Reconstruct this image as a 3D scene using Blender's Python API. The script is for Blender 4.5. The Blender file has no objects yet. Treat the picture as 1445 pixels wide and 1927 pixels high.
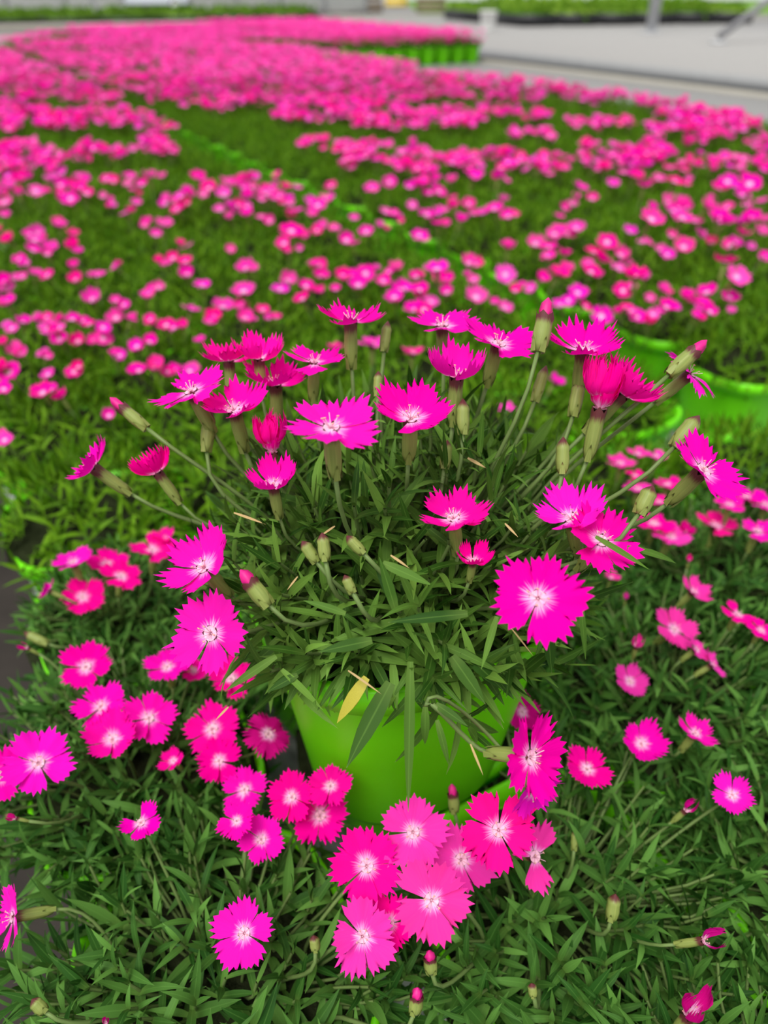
import bpy, math, random
import numpy as np
from mathutils import Vector, Matrix

random.seed(7)
rng = np.random.default_rng(7)
SC = bpy.context.scene
COL = SC.collection

# ------------------------------------------------------------------ camera, world, sun, exposure
IMW, IMH, FPX = 1445.0, 1927.0, 1392.0
PITCH = math.radians(35.5)
CAMZ = 0.546                       # bench top is z = 0
cam = bpy.data.cameras.new('camera')
cam.sensor_fit = 'VERTICAL'; cam.sensor_height = 36.0
cam.lens = FPX / IMH * 36.0
cam.clip_start = 0.01; cam.clip_end = 300
cam.dof.use_dof = True; cam.dof.focus_distance = 0.315; cam.dof.aperture_fstop = 6.2
cam_ob = bpy.data.objects.new('camera', cam)
cam_ob.location = (0, 0, CAMZ); cam_ob.rotation_euler = (math.pi / 2 - PITCH, 0, 0)
COL.objects.link(cam_ob); SC.camera = cam_ob

world = bpy.data.worlds.new('overcast'); SC.world = world; world.use_nodes = True
bgn = world.node_tree.nodes['Background']
bgn.inputs[0].default_value = (0.97, 0.985, 1.0, 1); bgn.inputs[1].default_value = 0.68
sun = bpy.data.lights.new('sun', 'SUN'); sun.energy = 3.1; sun.angle = math.radians(34); sun.color = (1, 0.98, 0.94)
sun_ob = bpy.data.objects.new('sun', sun); sun_ob.rotation_euler = (math.radians(22), math.radians(-14), 0)
COL.objects.link(sun_ob)
SC.view_settings.view_transform = 'Standard'; SC.view_settings.look = 'None'
SC.view_settings.exposure = 0.25; SC.view_settings.gamma = 1.0
SC.view_settings.use_curve_mapping = False

# ------------------------------------------------------------------ camera geometry helpers
CP, SP = math.cos(PITCH), math.sin(PITCH)
FWD = np.array((0, CP, -SP)); UPC = np.array((0, SP, CP)); RGT = np.array((1.0, 0, 0))
CAM = np.array((0, 0, CAMZ))
def at_depth(px, py, z):
    return CAM + z * (FWD + RGT * (px - IMW / 2) / FPX - UPC * (py - IMH / 2) / FPX)
def at_height(px, py, h):
    d = FWD + RGT * (px - IMW / 2) / FPX - UPC * (py - IMH / 2) / FPX
    return CAM + d * ((h - CAMZ) / d[2])
def depth_of(p): return float((np.asarray(p) - CAM) @ FWD)
def proj(p):
    q = np.asarray(p) - CAM; z = q @ FWD
    if z < 1e-4: return (-9999.0, -9999.0, z)
    return (IMW / 2 + FPX * (q @ RGT) / z, IMH / 2 - FPX * (q @ UPC) / z, z)
AX_A = np.array((-0.5, 0.8660254, 0)); AX_B = np.array((0.8660254, 0.5, 0))   # along the bench / across it
BROT = math.radians(30)
def ab(a, b, z=0.0):
    p = a * AX_A + b * AX_B; return np.array((p[0], p[1], z))
def norm(v):
    v = np.asarray(v, float); return v / (np.linalg.norm(v) + 1e-12)
def frame_z(n, roll=0.0, pos=(0, 0, 0), s=1.0):
    n = norm(n); h = np.array((1.0, 0, 0)) if abs(n[0]) < 0.9 else np.array((0, 1.0, 0))
    x = norm(np.cross(np.cross(n, h), n)); y = np.cross(n, x)
    c, k = math.cos(roll), math.sin(roll)
    m = np.eye(4); m[:3, 0] = (x * c + y * k) * s; m[:3, 1] = (-x * k + y * c) * s; m[:3, 2] = n * s; m[:3, 3] = pos
    return m

# ------------------------------------------------------------------ materials
def mat(name, rough=0.6, spec=0.4):
    m = bpy.data.materials.new(name); m.use_nodes = True
    nt = m.node_tree; b = nt.nodes['Principled BSDF']
    b.inputs['Roughness'].default_value = rough; b.inputs['Specular IOR Level'].default_value = spec
    return m, nt, b
def N(nt, t, **kw):
    n = nt.nodes.new(t)
    for k, v in kw.items(): setattr(n, k, v)
    return n
def mixc(nt, fac, a, b, blend='MIX'):
    n = nt.nodes.new('ShaderNodeMix'); n.data_type = 'RGBA'; n.blend_type = blend
    for i, v in ((0, fac), (6, a), (7, b)):
        if hasattr(v, 'node'): nt.links.new(v, n.inputs[i])
        elif isinstance(v, (int, float)): n.inputs[i].default_value = v
        else: n.inputs[i].default_value = (*v, 1)
    return n.outputs[2]
def mth(nt, op, a, b=0.0, clamp=False):
    n = nt.nodes.new('ShaderNodeMath'); n.operation = op; n.use_clamp = clamp
    for i, v in ((0, a), (1, b)):
        if hasattr(v, 'node'): nt.links.new(v, n.inputs[i])
        else: n.inputs[i].default_value = v
    return n.outputs[0]
def ramp01(nt, x, lo, hi):
    n = nt.nodes.new('ShaderNodeMapRange'); n.interpolation_type = 'SMOOTHSTEP'
    nt.links.new(x, n.inputs[0]); n.inputs[1].default_value = lo; n.inputs[2].default_value = hi
    return n.outputs[0]
def noise(nt, scale, coord='Object', detail=3.0):
    tc = N(nt, 'ShaderNodeTexCoord'); n = N(nt, 'ShaderNodeTexNoise'); n.inputs['Scale'].default_value = scale
    n.inputs['Detail'].default_value = detail; nt.links.new(tc.outputs[coord], n.inputs['Vector']); return n.outputs[0]
def bump(nt, b, h, strength=0.3, dist=0.01):
    n = N(nt, 'ShaderNodeBump'); n.inputs['Strength'].default_value = strength; n.inputs['Distance'].default_value = dist
    nt.links.new(h, n.inputs['Height']); nt.links.new(n.outputs[0], b.inputs['Normal'])
def simple(name, c, rough=0.6, spec=0.4, var=0.15, scale=8.0, bmp=0.0, metal=0.0):
    m, nt, b = mat(name, rough, spec); b.inputs['Metallic'].default_value = metal
    f = noise(nt, scale)
    nt.links.new(mixc(nt, f, tuple(x * (1 - var) for x in c), tuple(min(1, x * (1 + var)) for x in c)), b.inputs['Base Color'])
    if bmp: bump(nt, b, f, bmp)
    return m
def translucent(nt, b, colour, amount):
    t = N(nt, 'ShaderNodeBsdfTranslucent'); nt.links.new(colour, t.inputs[0])
    mx = N(nt, 'ShaderNodeMixShader'); mx.inputs[0].default_value = amount
    nt.links.new(b.outputs[0], mx.inputs[1]); nt.links.new(t.outputs[0], mx.inputs[2])
    nt.links.new(mx.outputs[0], nt.nodes['Material Output'].inputs[0])

def petal_material():
    m, nt, b = mat('petal', 0.7, 0.02)
    uv = N(nt, 'ShaderNodeUVMap'); uv.uv_map = 'UVMap'
    sep = N(nt, 'ShaderNodeSeparateXYZ'); nt.links.new(uv.outputs[0], sep.inputs[0])
    oi = N(nt, 'ShaderNodeObjectInfo')
    st = N(nt, 'ShaderNodeTexNoise'); st.inputs['Scale'].default_value = 1.0; st.inputs['Detail'].default_value = 2.0
    cmb = N(nt, 'ShaderNodeCombineXYZ')
    nt.links.new(mth(nt, 'MULTIPLY', sep.outputs[0], 9.0), cmb.inputs[0])
    nt.links.new(mth(nt, 'MULTIPLY', sep.outputs[1], 1.6), cmb.inputs[1])
    nt.links.new(mth(nt, 'MULTIPLY', oi.outputs['Random'], 40.0), cmb.inputs[2])
    nt.links.new(cmb.outputs[0], st.inputs['Vector'])
    r = mth(nt, 'ADD', sep.outputs[1], mth(nt, 'MULTIPLY', mth(nt, 'SUBTRACT', st.outputs[0], 0.5), -0.42))
    f = ramp01(nt, r, 0.10, 0.37)
    base = mixc(nt, mth(nt, 'MULTIPLY', st.outputs[0], 0.35), oi.outputs['Color'], (1.0, 0.0, 0.36))
    pale = mixc(nt, ramp01(nt, r, 0.02, 0.30), (1.0, 0.72, 0.84), (1.0, 0.36, 0.86))
    c = mixc(nt, f, pale, base)
    rim = ramp01(nt, sep.outputs[1], 0.96, 1.03)
    c = mixc(nt, mth(nt, 'MULTIPLY', rim, 0.30), c, (1.0, 0.30, 0.80))  # backlit petal edge painted in as a paler line
    nt.links.new(c, b.inputs['Base Color'])
    bump(nt, b, st.outputs[0], 0.22, 0.0006)
    translucent(nt, b, c, 0.32)
    return m
def leaf_material(name, dark, light, trans=0.22):
    m, nt, b = mat(name, 0.50, 0.09)
    uv = N(nt, 'ShaderNodeUVMap'); uv.uv_map = 'UVMap'
    sep = N(nt, 'ShaderNodeSeparateXYZ'); nt.links.new(uv.outputs[0], sep.inputs[0])
    oi = N(nt, 'ShaderNodeObjectInfo'); ge = N(nt, 'ShaderNodeNewGeometry')
    rnd = mth(nt, 'FRACT', mth(nt, 'ADD', oi.outputs['Random'], ge.outputs['Random Per Island']))
    rnd = mth(nt, 'POWER', rnd, 1.5)
    c = mixc(nt, rnd, dark, light)
    rib = mth(nt, 'SUBTRACT', 1.0, ramp01(nt, mth(nt, 'ABSOLUTE', sep.outputs[0]), 0.02, 0.16))
    c = mixc(nt, mth(nt, 'MULTIPLY', rib, 0.22), c, tuple(min(1, x * 1.3 + 0.01) for x in light))
    tip = ramp01(nt, sep.outputs[1], 0.97, 1.02)
    c = mixc(nt, mth(nt, 'MULTIPLY', tip, 0.7), c, (0.55, 0.45, 0.25))
    basec = mth(nt, 'SUBTRACT', 1.0, ramp01(nt, sep.outputs[1], 0.0, 0.35))
    c = mixc(nt, mth(nt, 'MULTIPLY', basec, 0.35), c, (0.16, 0.26, 0.05))
    nt.links.new(c, b.inputs['Base Color']); bump(nt, b, noise(nt, 60.0, 'UV'), 0.12, 0.0005)
    translucent(nt, b, c, trans)
    return m
def calyx_material():
    m, nt, b = mat('calyx', 0.5, 0.35)
    uv = N(nt, 'ShaderNodeUVMap'); uv.uv_map = 'UVMap'
    sep = N(nt, 'ShaderNodeSeparateXYZ'); nt.links.new(uv.outputs[0], sep.inputs[0])
    n = N(nt, 'ShaderNodeTexNoise'); n.inputs['Scale'].default_value = 1.0
    cmb = N(nt, 'ShaderNodeCombineXYZ'); oi = N(nt, 'ShaderNodeObjectInfo')
    nt.links.new(mth(nt, 'MULTIPLY', sep.outputs[0], 30.0), cmb.inputs[0]); nt.links.new(sep.outputs[1], cmb.inputs[1])
    nt.links.new(mth(nt, 'MULTIPLY', oi.outputs['Random'], 30.0), cmb.inputs[2]); nt.links.new(cmb.outputs[0], n.inputs['Vector'])
    c = mixc(nt, n.outputs[0], (0.13, 0.19, 0.035), (0.30, 0.34, 0.085))
    f = ramp01(nt, mth(nt, 'ADD', sep.outputs[1], mth(nt, 'MULTIPLY', n.outputs[0], 0.25)), 0.82, 1.0)
    c = mixc(nt, f, c, (0.10, 0.020, 0.022))
    nt.links.new(c, b.inputs['Base Color']); bump(nt, b, n.outputs[0], 0.25, 0.0005)
    return m
M = {}
M['petal'] = petal_material()
M['leaf'] = leaf_material('hero_leaf', (0.020, 0.068, 0.006), (0.150, 0.300, 0.042))
M['bed_leaf'] = leaf_material('bed_leaf', (0.018, 0.074, 0.009), (0.120, 0.280, 0.048))
M['far_leaf'] = leaf_material('mat_leaf', (0.052, 0.150, 0.003), (0.165, 0.345, 0.012), 0.3)
M['dry'] = simple('dry_leaf', (0.42, 0.30, 0.13), 0.7, 0.2, 0.3, 200)
M['yellow_leaf'] = simple('yellowing_leaf', (0.36, 0.32, 0.03), 0.5, 0.3, 0.3, 120)
M['stem'] = simple('stem', (0.13, 0.20, 0.055), 0.5, 0.3, 0.25, 150)
M['calyx'] = calyx_material()
M['throat'] = simple('throat', (0.90, 0.50, 0.62), 0.5, 0.3, 0.2, 300)
M['anther'] = simple('anther', (0.75, 0.38, 0.30), 0.5, 0.3, 0.2, 300)
M['budtip'] = simple('bud_petals', (0.62, 0.01, 0.20), 0.5, 0.3, 0.4, 500)
def pot_material():
    m, nt, b = mat('green_plastic', 0.38, 0.28)
    f = noise(nt, 14.0)
    c = mixc(nt, f, (0.17, 0.80, 0.004), (0.24, 0.90, 0.010))
    nt.links.new(c, b.inputs['Base Color'])
    n2 = noise(nt, 90.0); bump(nt, b, n2, 0.05, 0.002)
    translucent(nt, b, c, 0.25)
    return m
M['pot'] = pot_material()
M['soil'] = simple('peat_soil', (0.030, 0.022, 0.014), 0.95, 0.1, 0.6, 260, 0.8)
M['shade_mound'] = simple('inner_shade_mound', (0.020, 0.026, 0.010), 0.95, 0.05, 0.5, 160, 0.8)  # near-black colour stands in for the deep shade inside the foliage

# ------------------------------------------------------------------ mesh helpers
class T:                              # a triangle template: verts, uv, tris, material index per tri
    def __init__(s, v, uv, t, mi=None):
        s.v = np.asarray(v, float); s.uv = np.asarray(uv, float); s.t = np.asarray(t, int)
        s.mi = np.zeros(len(s.t), int) if mi is None else np.asarray(mi, int)
    def tf(s, m):
        m = np.asarray(m); return T(s.v @ m[:3, :3].T + m[:3, 3], s.uv, s.t, s.mi)
    def withmat(s, k): return T(s.v, s.uv, s.t, np.full(len(s.t), k))
def join(ts):
    off = 0; V = []; U = []; F = []; MI = []
    for t in ts:
        V.append(t.v); U.append(t.uv); F.append(t.t + off); MI.append(t.mi); off += len(t.v)
    return T(np.vstack(V), np.vstack(U), np.vstack(F), np.concatenate(MI))
def to_mesh(name, t, mats, smooth=True):
    me = bpy.data.meshes.new(name)
    me.from_pydata(t.v.tolist(), [], t.t.tolist())
    lay = me.uv_layers.new(name='UVMap')
    lay.data.foreach_set('uv', t.uv[t.t.ravel()].astype(np.float32).ravel())
    for m in mats: me.materials.append(m)
    me.polygons.foreach_set('material_index', t.mi.astype(np.int32))
    me.polygons.foreach_set('use_smooth', np.full(len(t.t), smooth))
    me.update(); return me
def grid(nu, nv, fn, closed=False):
    V = []; U = []
    for j in range(nv):
        for i in range(nu):
            p, q = fn(i, j); V.append(p); U.append(q)
    F = []
    for j in range(nv - 1):
        for i in range(nu if closed else nu - 1):
            a = j * nu + i; b2 = j * nu + (i + 1) % nu; c = b2 + nu; d = a + nu
            F += [(a, b2, c), (a, c, d)]
    return T(V, U, F)
def tube(pts, r0, r1=None, sides=5, cap=True):
    pts = np.asarray(pts, float); n = len(pts); r1 = r0 if r1 is None else r1
    V = []; U = []
    tg = np.gradient(pts, axis=0)
    for j in range(n):
        m = frame_z(tg[j]); r = r0 + (r1 - r0) * j / (n - 1)
        for i in range(sides):
            a = 2 * math.pi * i / sides
            V.append(pts[j] + r * (m[:3, 0] * math.cos(a) + m[:3, 1] * math.sin(a))); U.append((i / sides, j / (n - 1)))
    F = []
    for j in range(n - 1):
        for i in range(sides):
            a = j * sides + i; b2 = j * sides + (i + 1) % sides
            F += [(a, b2, b2 + sides), (a, b2 + sides, a + sides)]
    if cap:
        for i in range(1, sides - 1):
            F.append((0, i + 1, i)); k = (n - 1) * sides; F.append((k, k + i, k + i + 1))
    return T(V, U, F)
def box(x0, x1, y0, y1, z0, z1, bev=0.0):
    V = [(x, y, z) for z in (z0, z1) for y in (y0, y1) for x in (x0, x1)]
    Q = [(0, 2, 3, 1), (4, 5, 7, 6), (0, 1, 5, 4), (2, 6, 7, 3), (0, 4, 6, 2), (1, 3, 7, 5)]
    F = []
    for q in Q: F += [(q[0], q[1], q[2]), (q[0], q[2], q[3])]
    return T(V, [(0.5, 0.5)] * 8, F)
def lathe(prof, seg=20, z_up=True):
    def fn(i, j):
        a = 2 * math.pi * i / seg; r, z = prof[j]
        return (r * math.cos(a), r * math.sin(a), z), (i / seg, j / (len(prof) - 1))
    return grid(seg, len(prof), fn, True)
def bez(p0, p1, p2, p3, n=9):
    t = np.linspace(0, 1, n)[:, None]
    return (1 - t) ** 3 * p0 + 3 * (1 - t) ** 2 * t * p1 + 3 * (1 - t) * t ** 2 * p2 + t ** 3 * p3
def add(name, mesh, parent=None, m=None, kind=None, color=None):
    o = bpy.data.objects.new(name, mesh); COL.objects.link(o)
    if parent is not None: o.parent = parent
    if m is not None: o.matrix_basis = Matrix(np.asarray(m).tolist())
    if kind: o['kind'] = kind
    if color is not None: o.color = (*color, 1)
    return o
def tag(o, label, cat, group=None):
    o['label'] = label; o['category'] = cat
    if group: o['group'] = group
    return o
def empty(name, loc):
    o = bpy.data.objects.new(name, None); o.empty_display_size = 0.02; o.location = loc; COL.objects.link(o); return o
def rel(m, base):
    m = np.array(m, float); m[:3, 3] -= base; return m

# ------------------------------------------------------------------ setting: floor, benches
M['floor'] = simple('dark_ground', (0.030, 0.025, 0.021), 0.9, 0.2, 0.5, 9, 0.6)
M['concrete'] = simple('pale_concrete', (0.24, 0.235, 0.225), 0.85, 0.2, 0.15, 1.5, 0.3)
M['alu'] = simple('aluminium', (0.24, 0.245, 0.25), 0.5, 0.4, 0.12, 20, 0, 0.0)
M['steel'] = simple('galvanised_post', (0.50, 0.51, 0.53), 0.5, 0.5, 0.12, 6, 0, 0.2)
M['dark_steel'] = simple('weathered_steel', (0.20, 0.20, 0.21), 0.6, 0.4, 0.2, 6)
M['beige_rail'] = simple('bench_rail', (0.34, 0.32, 0.275), 0.6, 0.3, 0.1, 5)
M['dark_rail'] = simple('bench_underframe', (0.10, 0.10, 0.095), 0.7, 0.3, 0.2, 6)
M['film'] = simple('white_film', (0.80, 0.82, 0.80), 0.6, 0.3, 0.06, 0.8)
M['grass'] = simple('lawn', (0.14, 0.27, 0.045), 0.9, 0.1, 0.3, 1.2, 0.5)
M['black'] = simple('black_tray', (0.012, 0.013, 0.015), 0.5, 0.4, 0.2, 10)
def mesh_top_material():
    m, nt, b = mat('expanded_metal', 0.55, 0.4)
    tc = N(nt, 'ShaderNodeTexCoord'); mp = N(nt, 'ShaderNodeMapping'); mp.inputs['Rotation'].default_value = (0, 0, 0.5)
    nt.links.new(tc.outputs['Object'], mp.inputs[0])
    w = N(nt, 'ShaderNodeTexWave'); w.inputs['Scale'].default_value = 16.0; w.inputs['Distortion'].default_value = 0.6
    nt.links.new(mp.outputs[0], w.inputs['Vector'])
    mp2 = N(nt, 'ShaderNodeMapping'); mp2.inputs['Rotation'].default_value = (0, 0, -0.5); nt.links.new(tc.outputs['Object'], mp2.inputs[0])
    w2 = N(nt, 'ShaderNodeTexWave'); w2.inputs['Scale'].default_value = 16.0; nt.links.new(mp2.outputs[0], w2.inputs['Vector'])
    f = mth(nt, 'MULTIPLY', w.outputs[1], w2.outputs[1])
    c = mixc(nt, f, (0.33, 0.32, 0.31), (0.18, 0.175, 0.17))
    nt.links.new(c, b.inputs['Base Color']); bump(nt, b, f, 0.5, 0.004)
    return m
M['mesh_top'] = mesh_top_material()
def rotz(a, loc=(0, 0, 0)):
    m = np.eye(4); c, s = math.cos(a), math.sin(a); m[0, :2] = (c, -s); m[1, :2] = (s, c); m[:3, 3] = loc; return m
RB = rotz(BROT)                     # local x = across the bench (b), local y = along it (a)
FLOOR = -0.80
g = add('floor', to_mesh('floor', box(-1.6, 13, -3, 13.5, FLOOR - .05, FLOOR), [M['floor']]), None, RB); g['kind'] = 'structure'
g = add('floor', to_mesh('concrete_floor', join([box(-30, 60, 13.5, 70, FLOOR - .06, FLOOR - .002), box(13, 60, -4, 13.5, FLOOR - .06, FLOOR - .002), box(-30, -1.6, -4, 13.5, FLOOR - .06, FLOOR - .002)]), [M['concrete']]), None, RB); g['kind'] = 'structure'
lw = add('lawn', to_mesh('lawn', box(2.0, 60, 50, 95, FLOOR - .3, FLOOR + .01), [M['grass']])); lw['kind'] = 'structure'

def bench(b0, b1, a0, a1, label, name='growing_bench'):
    e = empty(name, ab(a0, b0, FLOOR)); e.rotation_euler = (0, 0, BROT)
    W, L, H = b1 - b0, a1 - a0, -FLOOR
    add('mesh_top', to_mesh('mesh_top', box(.02, W - .02, .02, L - .02, H - .012, H), [M['mesh_top']]), e)
    for (x0, x1, y0, y1) in ((-.015, .02, 0, L), (W - .02, W + .015, 0, L)):
        add('side_rail', to_mesh('side_rail', box(x0, x1, y0, y1, H - .085, H + .022), [M['alu'] if x0 < .1 else M['beige_rail']]), e)
    for y in (0, L - .02):
        add('end_rail', to_mesh('end_rail', box(-.015, W + .015, y, y + .02, H - .085, H + .022), [M['beige_rail']]), e)
    xb = to_mesh('cross_beam', box(.02, W - .02, -.02, .02, H - .085, H - .015), [M['dark_rail']])
    k = max(2, int(L / 2.0))
    legm = to_mesh('leg', box(-.025, .025, -.025, .025, 0, H - .085), [M['steel']])
    for i in range(k + 1):
        y = .15 + (L - .3) * i / k
        mm = np.eye(4); mm[1, 3] = y; add('cross_beam', xb, e, mm)
        for x in (.25, W - .25):
            mm = np.eye(4); mm[0, 3] = x; mm[1, 3] = y; add('leg', legm, e, mm)
    return tag(e, label, 'bench')
bench(-.012, 4.45, -.35, 9.9, 'wide metal mesh bench carrying the whole bed of pink dianthus')
bench(5.2, 14.8, 1.5, 15.0, 'grey mesh bench across the aisle, black seedling trays at its far end')

# ------------------------------------------------------------------ flower parts
def petal_template(cup, seed, teeth=7, half=36.0, rows=(0.05, 0.30, 0.58, 0.80, 1.0)):
    r = np.random.default_rng(seed); nc = 2 * teeth + 1
    tip = 0.92 + 0.12 * r.random(nc); val = 0.77 + 0.10 * r.random(nc)
    ph = r.random() * 6; tw = 0.06 + .16 * r.random(); skew = .10 * (r.random() - .5); rnd = .13 + .10 * r.random()
    wob = np.cumsum(.6 + .8 * r.random(nc)); wob = -1 + 2 * (wob - wob[0]) / (wob[-1] - wob[0])
    def fn(i, j):
        u = -1 + 2 * i / (nc - 1); v = rows[j]
        if j >= len(rows) - 2: u = u * .4 + wob[i] * .6
        w = half * (1.08 - 0.08 * min(1, v / 0.5))
        an = math.radians(w) * u + skew * v
        if j == len(rows) - 1: rad = (tip[i] if i % 2 else val[i]) - rnd * abs(u) ** 2.5
        else: rad = v * (1 - rnd * .9 * abs(u) ** 2.5)
        t = rad
        el = cup * (t ** 1.1)                         # bowl angle grows outwards
        if cup > 1.0: el = min(el + .35, 1.62)
        R = rad * math.cos(el * .85); z = rad * math.sin(el * .85)
        if cup < 0.15: z += 0.13 * t - 0.22 * t ** 3
        z += 0.055 * math.sin(u * 4 + ph) * t * t + tw * u * t * 0.5 + 0.03 * math.sin(u * 9 + ph) * t ** 4
        return (R * math.cos(an), R * math.sin(an), z), (u, rad)
    return grid(nc, len(rows), fn)
CUPS = (0.02, 0.26, 0.55, 0.92, 1.5)
PETALS = [[to_mesh('petal', petal_template(c, 10 * k + s), [M['petal']]) for s in range(6)] for k, c in enumerate(CUPS)]
CRUMPLED = [to_mesh('petal', petal_template(1.25, 90 + s, teeth=6, half=30, rows=(0.05, .2, .4, .55, .7)), [M['petal']]) for s in range(3)]
def throat_template(seed):
    r = np.random.default_rng(seed); ts = [lathe([(0.002, -.03), (0.07, -.012), (0.13, .012), (0.16, .03)], 10)]
    for k in range(7):
        a = k * 0.9 + r.random() * .4; q = .12 + .10 * r.random(); h = .14 + .12 * r.random()
        p0 = np.array((0.02 * math.cos(a), 0.02 * math.sin(a), -.02)); p3 = np.array((q * math.cos(a), q * math.sin(a), h))
        ts.append(tube(bez(p0, p0 + (0, 0, .1), p3 - (0, 0, .05), p3, 4), .011, .009, 3).withmat(0))
        if k % 2 == 0: ts.append(tube([p3 - (.02, 0, 0), p3 + (.03, .01, .01)], .02, .012, 4).withmat(1))
    return join(ts)
THROAT = [to_mesh('flower', throat_template(s), [M['throat'], M['anther']]) for s in range(3)]
def calyx_template(seed, closed=False, L=1.15, w=.17):
    r = np.random.default_rng(seed); nc = 10
    prof = [(.05, -L), (.10, -L * .97), (w * .9, -L * .80), (w, -L * .5), (w * .93, -L * .22), (w * .98, -.10)]
    prof2 = [(w * .80, .02), (w * .48, .14), (w * .06, .27)] if closed else [(w * 1.02, .02)]
    P = prof + prof2
    def fn(i, j):
        a = 2 * math.pi * i / nc; q, z = P[j]
        if not closed and j == len(P) - 1: z += (.06 if i % 2 else -.07)
        if not closed and j == len(P) - 1: q *= (1.03 if i % 2 else .98)
        q *= 1 + .05 * math.cos(5 * a)
        return (q * math.cos(a), q * math.sin(a), z), (i / nc, (z + L) / (L + (.27 if closed else .02)))
    ts = [grid(nc, len(P), fn, True)]
    for k in range(4):                            # bracts at the base
        a = k * math.pi / 2 + .3
        lf = grid(3, 4, lambda i, j: (((i - 1) * .07 * (1 - (j / 3) ** 2), .02 - .0, j / 3 * .42), (.2 + .1 * i, .35)))
        m = np.eye(4); c, s = math.cos(a), math.sin(a)
        tilt = .13; A = np.array(((c, -s, 0), (s, c, 0), (0, 0, 1))) @ np.array(((1, 0, 0), (0, math.cos(tilt), math.sin(tilt)), (0, -math.sin(tilt), math.cos(tilt))))
        m[:3, :3] = A; m[:3, 3] = A @ np.array((0, .10, 0)) + (0, 0, -L)
        ts.append(lf.tf(m))
    return join(ts)
CALYX = [to_mesh('calyx', calyx_template(s), [M['calyx']]) for s in range(2)]
def bud_template(pink):
    t = calyx_template(3, closed=not pink, L=1.0, w=.17)
    if not pink: return t
    def fn(i, j):
        a = 2 * math.pi * i / 10; q = (.11, .12, .095, .012)[j] * (1 + .16 * (-1) ** i * (j > 0)); z = (-.1, .12, .32, .48)[j]
        return (q * math.cos(a + .25 * j), q * math.sin(a + .25 * j), z), (i / 10, .9)
    return join([t, grid(10, 4, fn, True).withmat(1)])
BUD = {k: to_mesh('bud', bud_template(k), [M['calyx'], M['budtip']]) for k in (False, True)}
def simple_flower(cup, seed, teeth=3, lo=False):
    ts = []
    rows = (0.04, .55, 1.0) if lo else (0.04, 0.32, 0.7, 1.0)
    for k in range(5):
        ts.append(petal_template(cup, seed * 7 + k, teeth=2 if lo else teeth, half=36.5, rows=rows).tf(rotz(k * 1.2566)))
    if not lo:
        ts.append(lathe([(.03, -1.3), (.15, -1.1), (.15, -.3), (.16, -.02)], 6).withmat(1))
        ts.append(tube([(0, 0, -1.3), (.05, .05, -2.3), (0, .1, -3.6)], .04, .04, 4).withmat(2))
    return join(ts)
SIMPLE_T = [simple_flower(c, i) for i, c in enumerate((.25, .4, .6, .8, 1.0))]
SIMPLE = [to_mesh('flower', t, [M['petal'], M['calyx'], M['stem']]) for t in SIMPLE_T]
PAL = [(0.95, 0.0, 0.44), (0.95, 0.0, 0.30), (0.93, 0.045, 0.43), (0.55, 0.0, 0.20), (0.95, 0.008, 0.54), (0.95, 0.085, 0.50)]
def vary(c):
    return (min(1, c[0] * random.uniform(.93, 1.05)), max(0, c[1] + random.uniform(0, .008)), c[2] * random.uniform(.85, 1.15))
def cam_normal(asp, phi):
    t = math.acos(max(0, min(1, asp))); p = math.radians(phi)
    return math.sin(t) * math.cos(p) * RGT + math.sin(t) * math.sin(p) * UPC - math.cos(t) * FWD
def make_stem(plant, base, start, nrm, length, foot, r=.0011):
    s = np.asarray(start); f = np.asarray(foot); d = np.linalg.norm(s - f)
    pts = bez(s, s - norm(nrm) * d * .35, f + np.array((0, 0, d * .4)), f, 9)
    return add('stem', to_mesh('stem', tube(pts - base, r, r * 1.15, 5), [M['stem']]), plant)
def make_flower(plant, base, pos, nrm, D, cup, colour, foot, mask=(0, 1, 2, 3, 4), crumple=False, roll=None):
    R = D / 2; roll = random.uniform(0, 6.28) if roll is None else roll
    col = vary(PAL[colour])
    fl = add('flower', random.choice(THROAT), plant, rel(frame_z(nrm, roll, pos, R), base), None, col)
    for k in mask:
        mesh = random.choice(CRUMPLED if crumple else PETALS[cup])
        el = random.gauss(0, .10); ce, se = math.cos(el), math.sin(el)
        m = rotz(k * 1.2566 + random.uniform(-.11, .11)) @ np.array(((ce, 0, -se, 0), (0, 1, 0, 0), (se, 0, ce, 0), (0, 0, 0, 1.0)))
        m[:3, :3] *= random.uniform(.90, 1.08); m[2, 3] = .014 * (k % 2)
        add('petal', mesh, fl, m, None, col)
    add('calyx', random.choice(CALYX), fl, None)
    if foot is not None: make_stem(plant, base, np.asarray(pos) - norm(nrm) * R * 1.12, nrm, 0, foot, .0010 if D > .034 else .0008)
    return fl

# ------------------------------------------------------------------ leaves
def leaf_template(bend, seg=5, W=.075, fold=.28):
    prof = [.55, .90, 1.0, .86, .50, 0.0] if seg == 5 else ([.6, 1, .7, 0] if seg == 3 else [.7, 1.0, 0])
    V = []; U = []; F = []; x = z = 0.0; ang = bend * -.25
    for j in range(seg + 1):
        w = W * prof[j]
        if j < seg:
            V += [(x, -w, z + w * fold), (x, 0, z), (x, w, z + w * fold)]; U += [(-1, j / seg), (0, j / seg), (1, j / seg)]
        else: V.append((x, 0, z)); U.append((0, 1.0))
        x += math.cos(ang) / seg; z += math.sin(ang) / seg; ang -= bend / seg
    for j in range(seg - 1):
        a = 3 * j
        for k in (0, 1): F += [(a + k, a + k + 3, a + k + 4), (a + k, a + k + 4, a + k + 1)]
    a = 3 * (seg - 1); F += [(a, 3 * seg, a + 1), (a + 1, 3 * seg, a + 2)]
    return T(V, U, F)
BENDS = (-.15, .15, .4, .7, 1.1, .3)
LEAF_W = [.058 + .008 * (i % 3) for i in range(6)]
LEAF_T = [leaf_template(b, 5, LEAF_W[i]) for i, b in enumerate(BENDS)]
LEAF_LO = [leaf_template(b, 3, .075) for b in BENDS]
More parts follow.
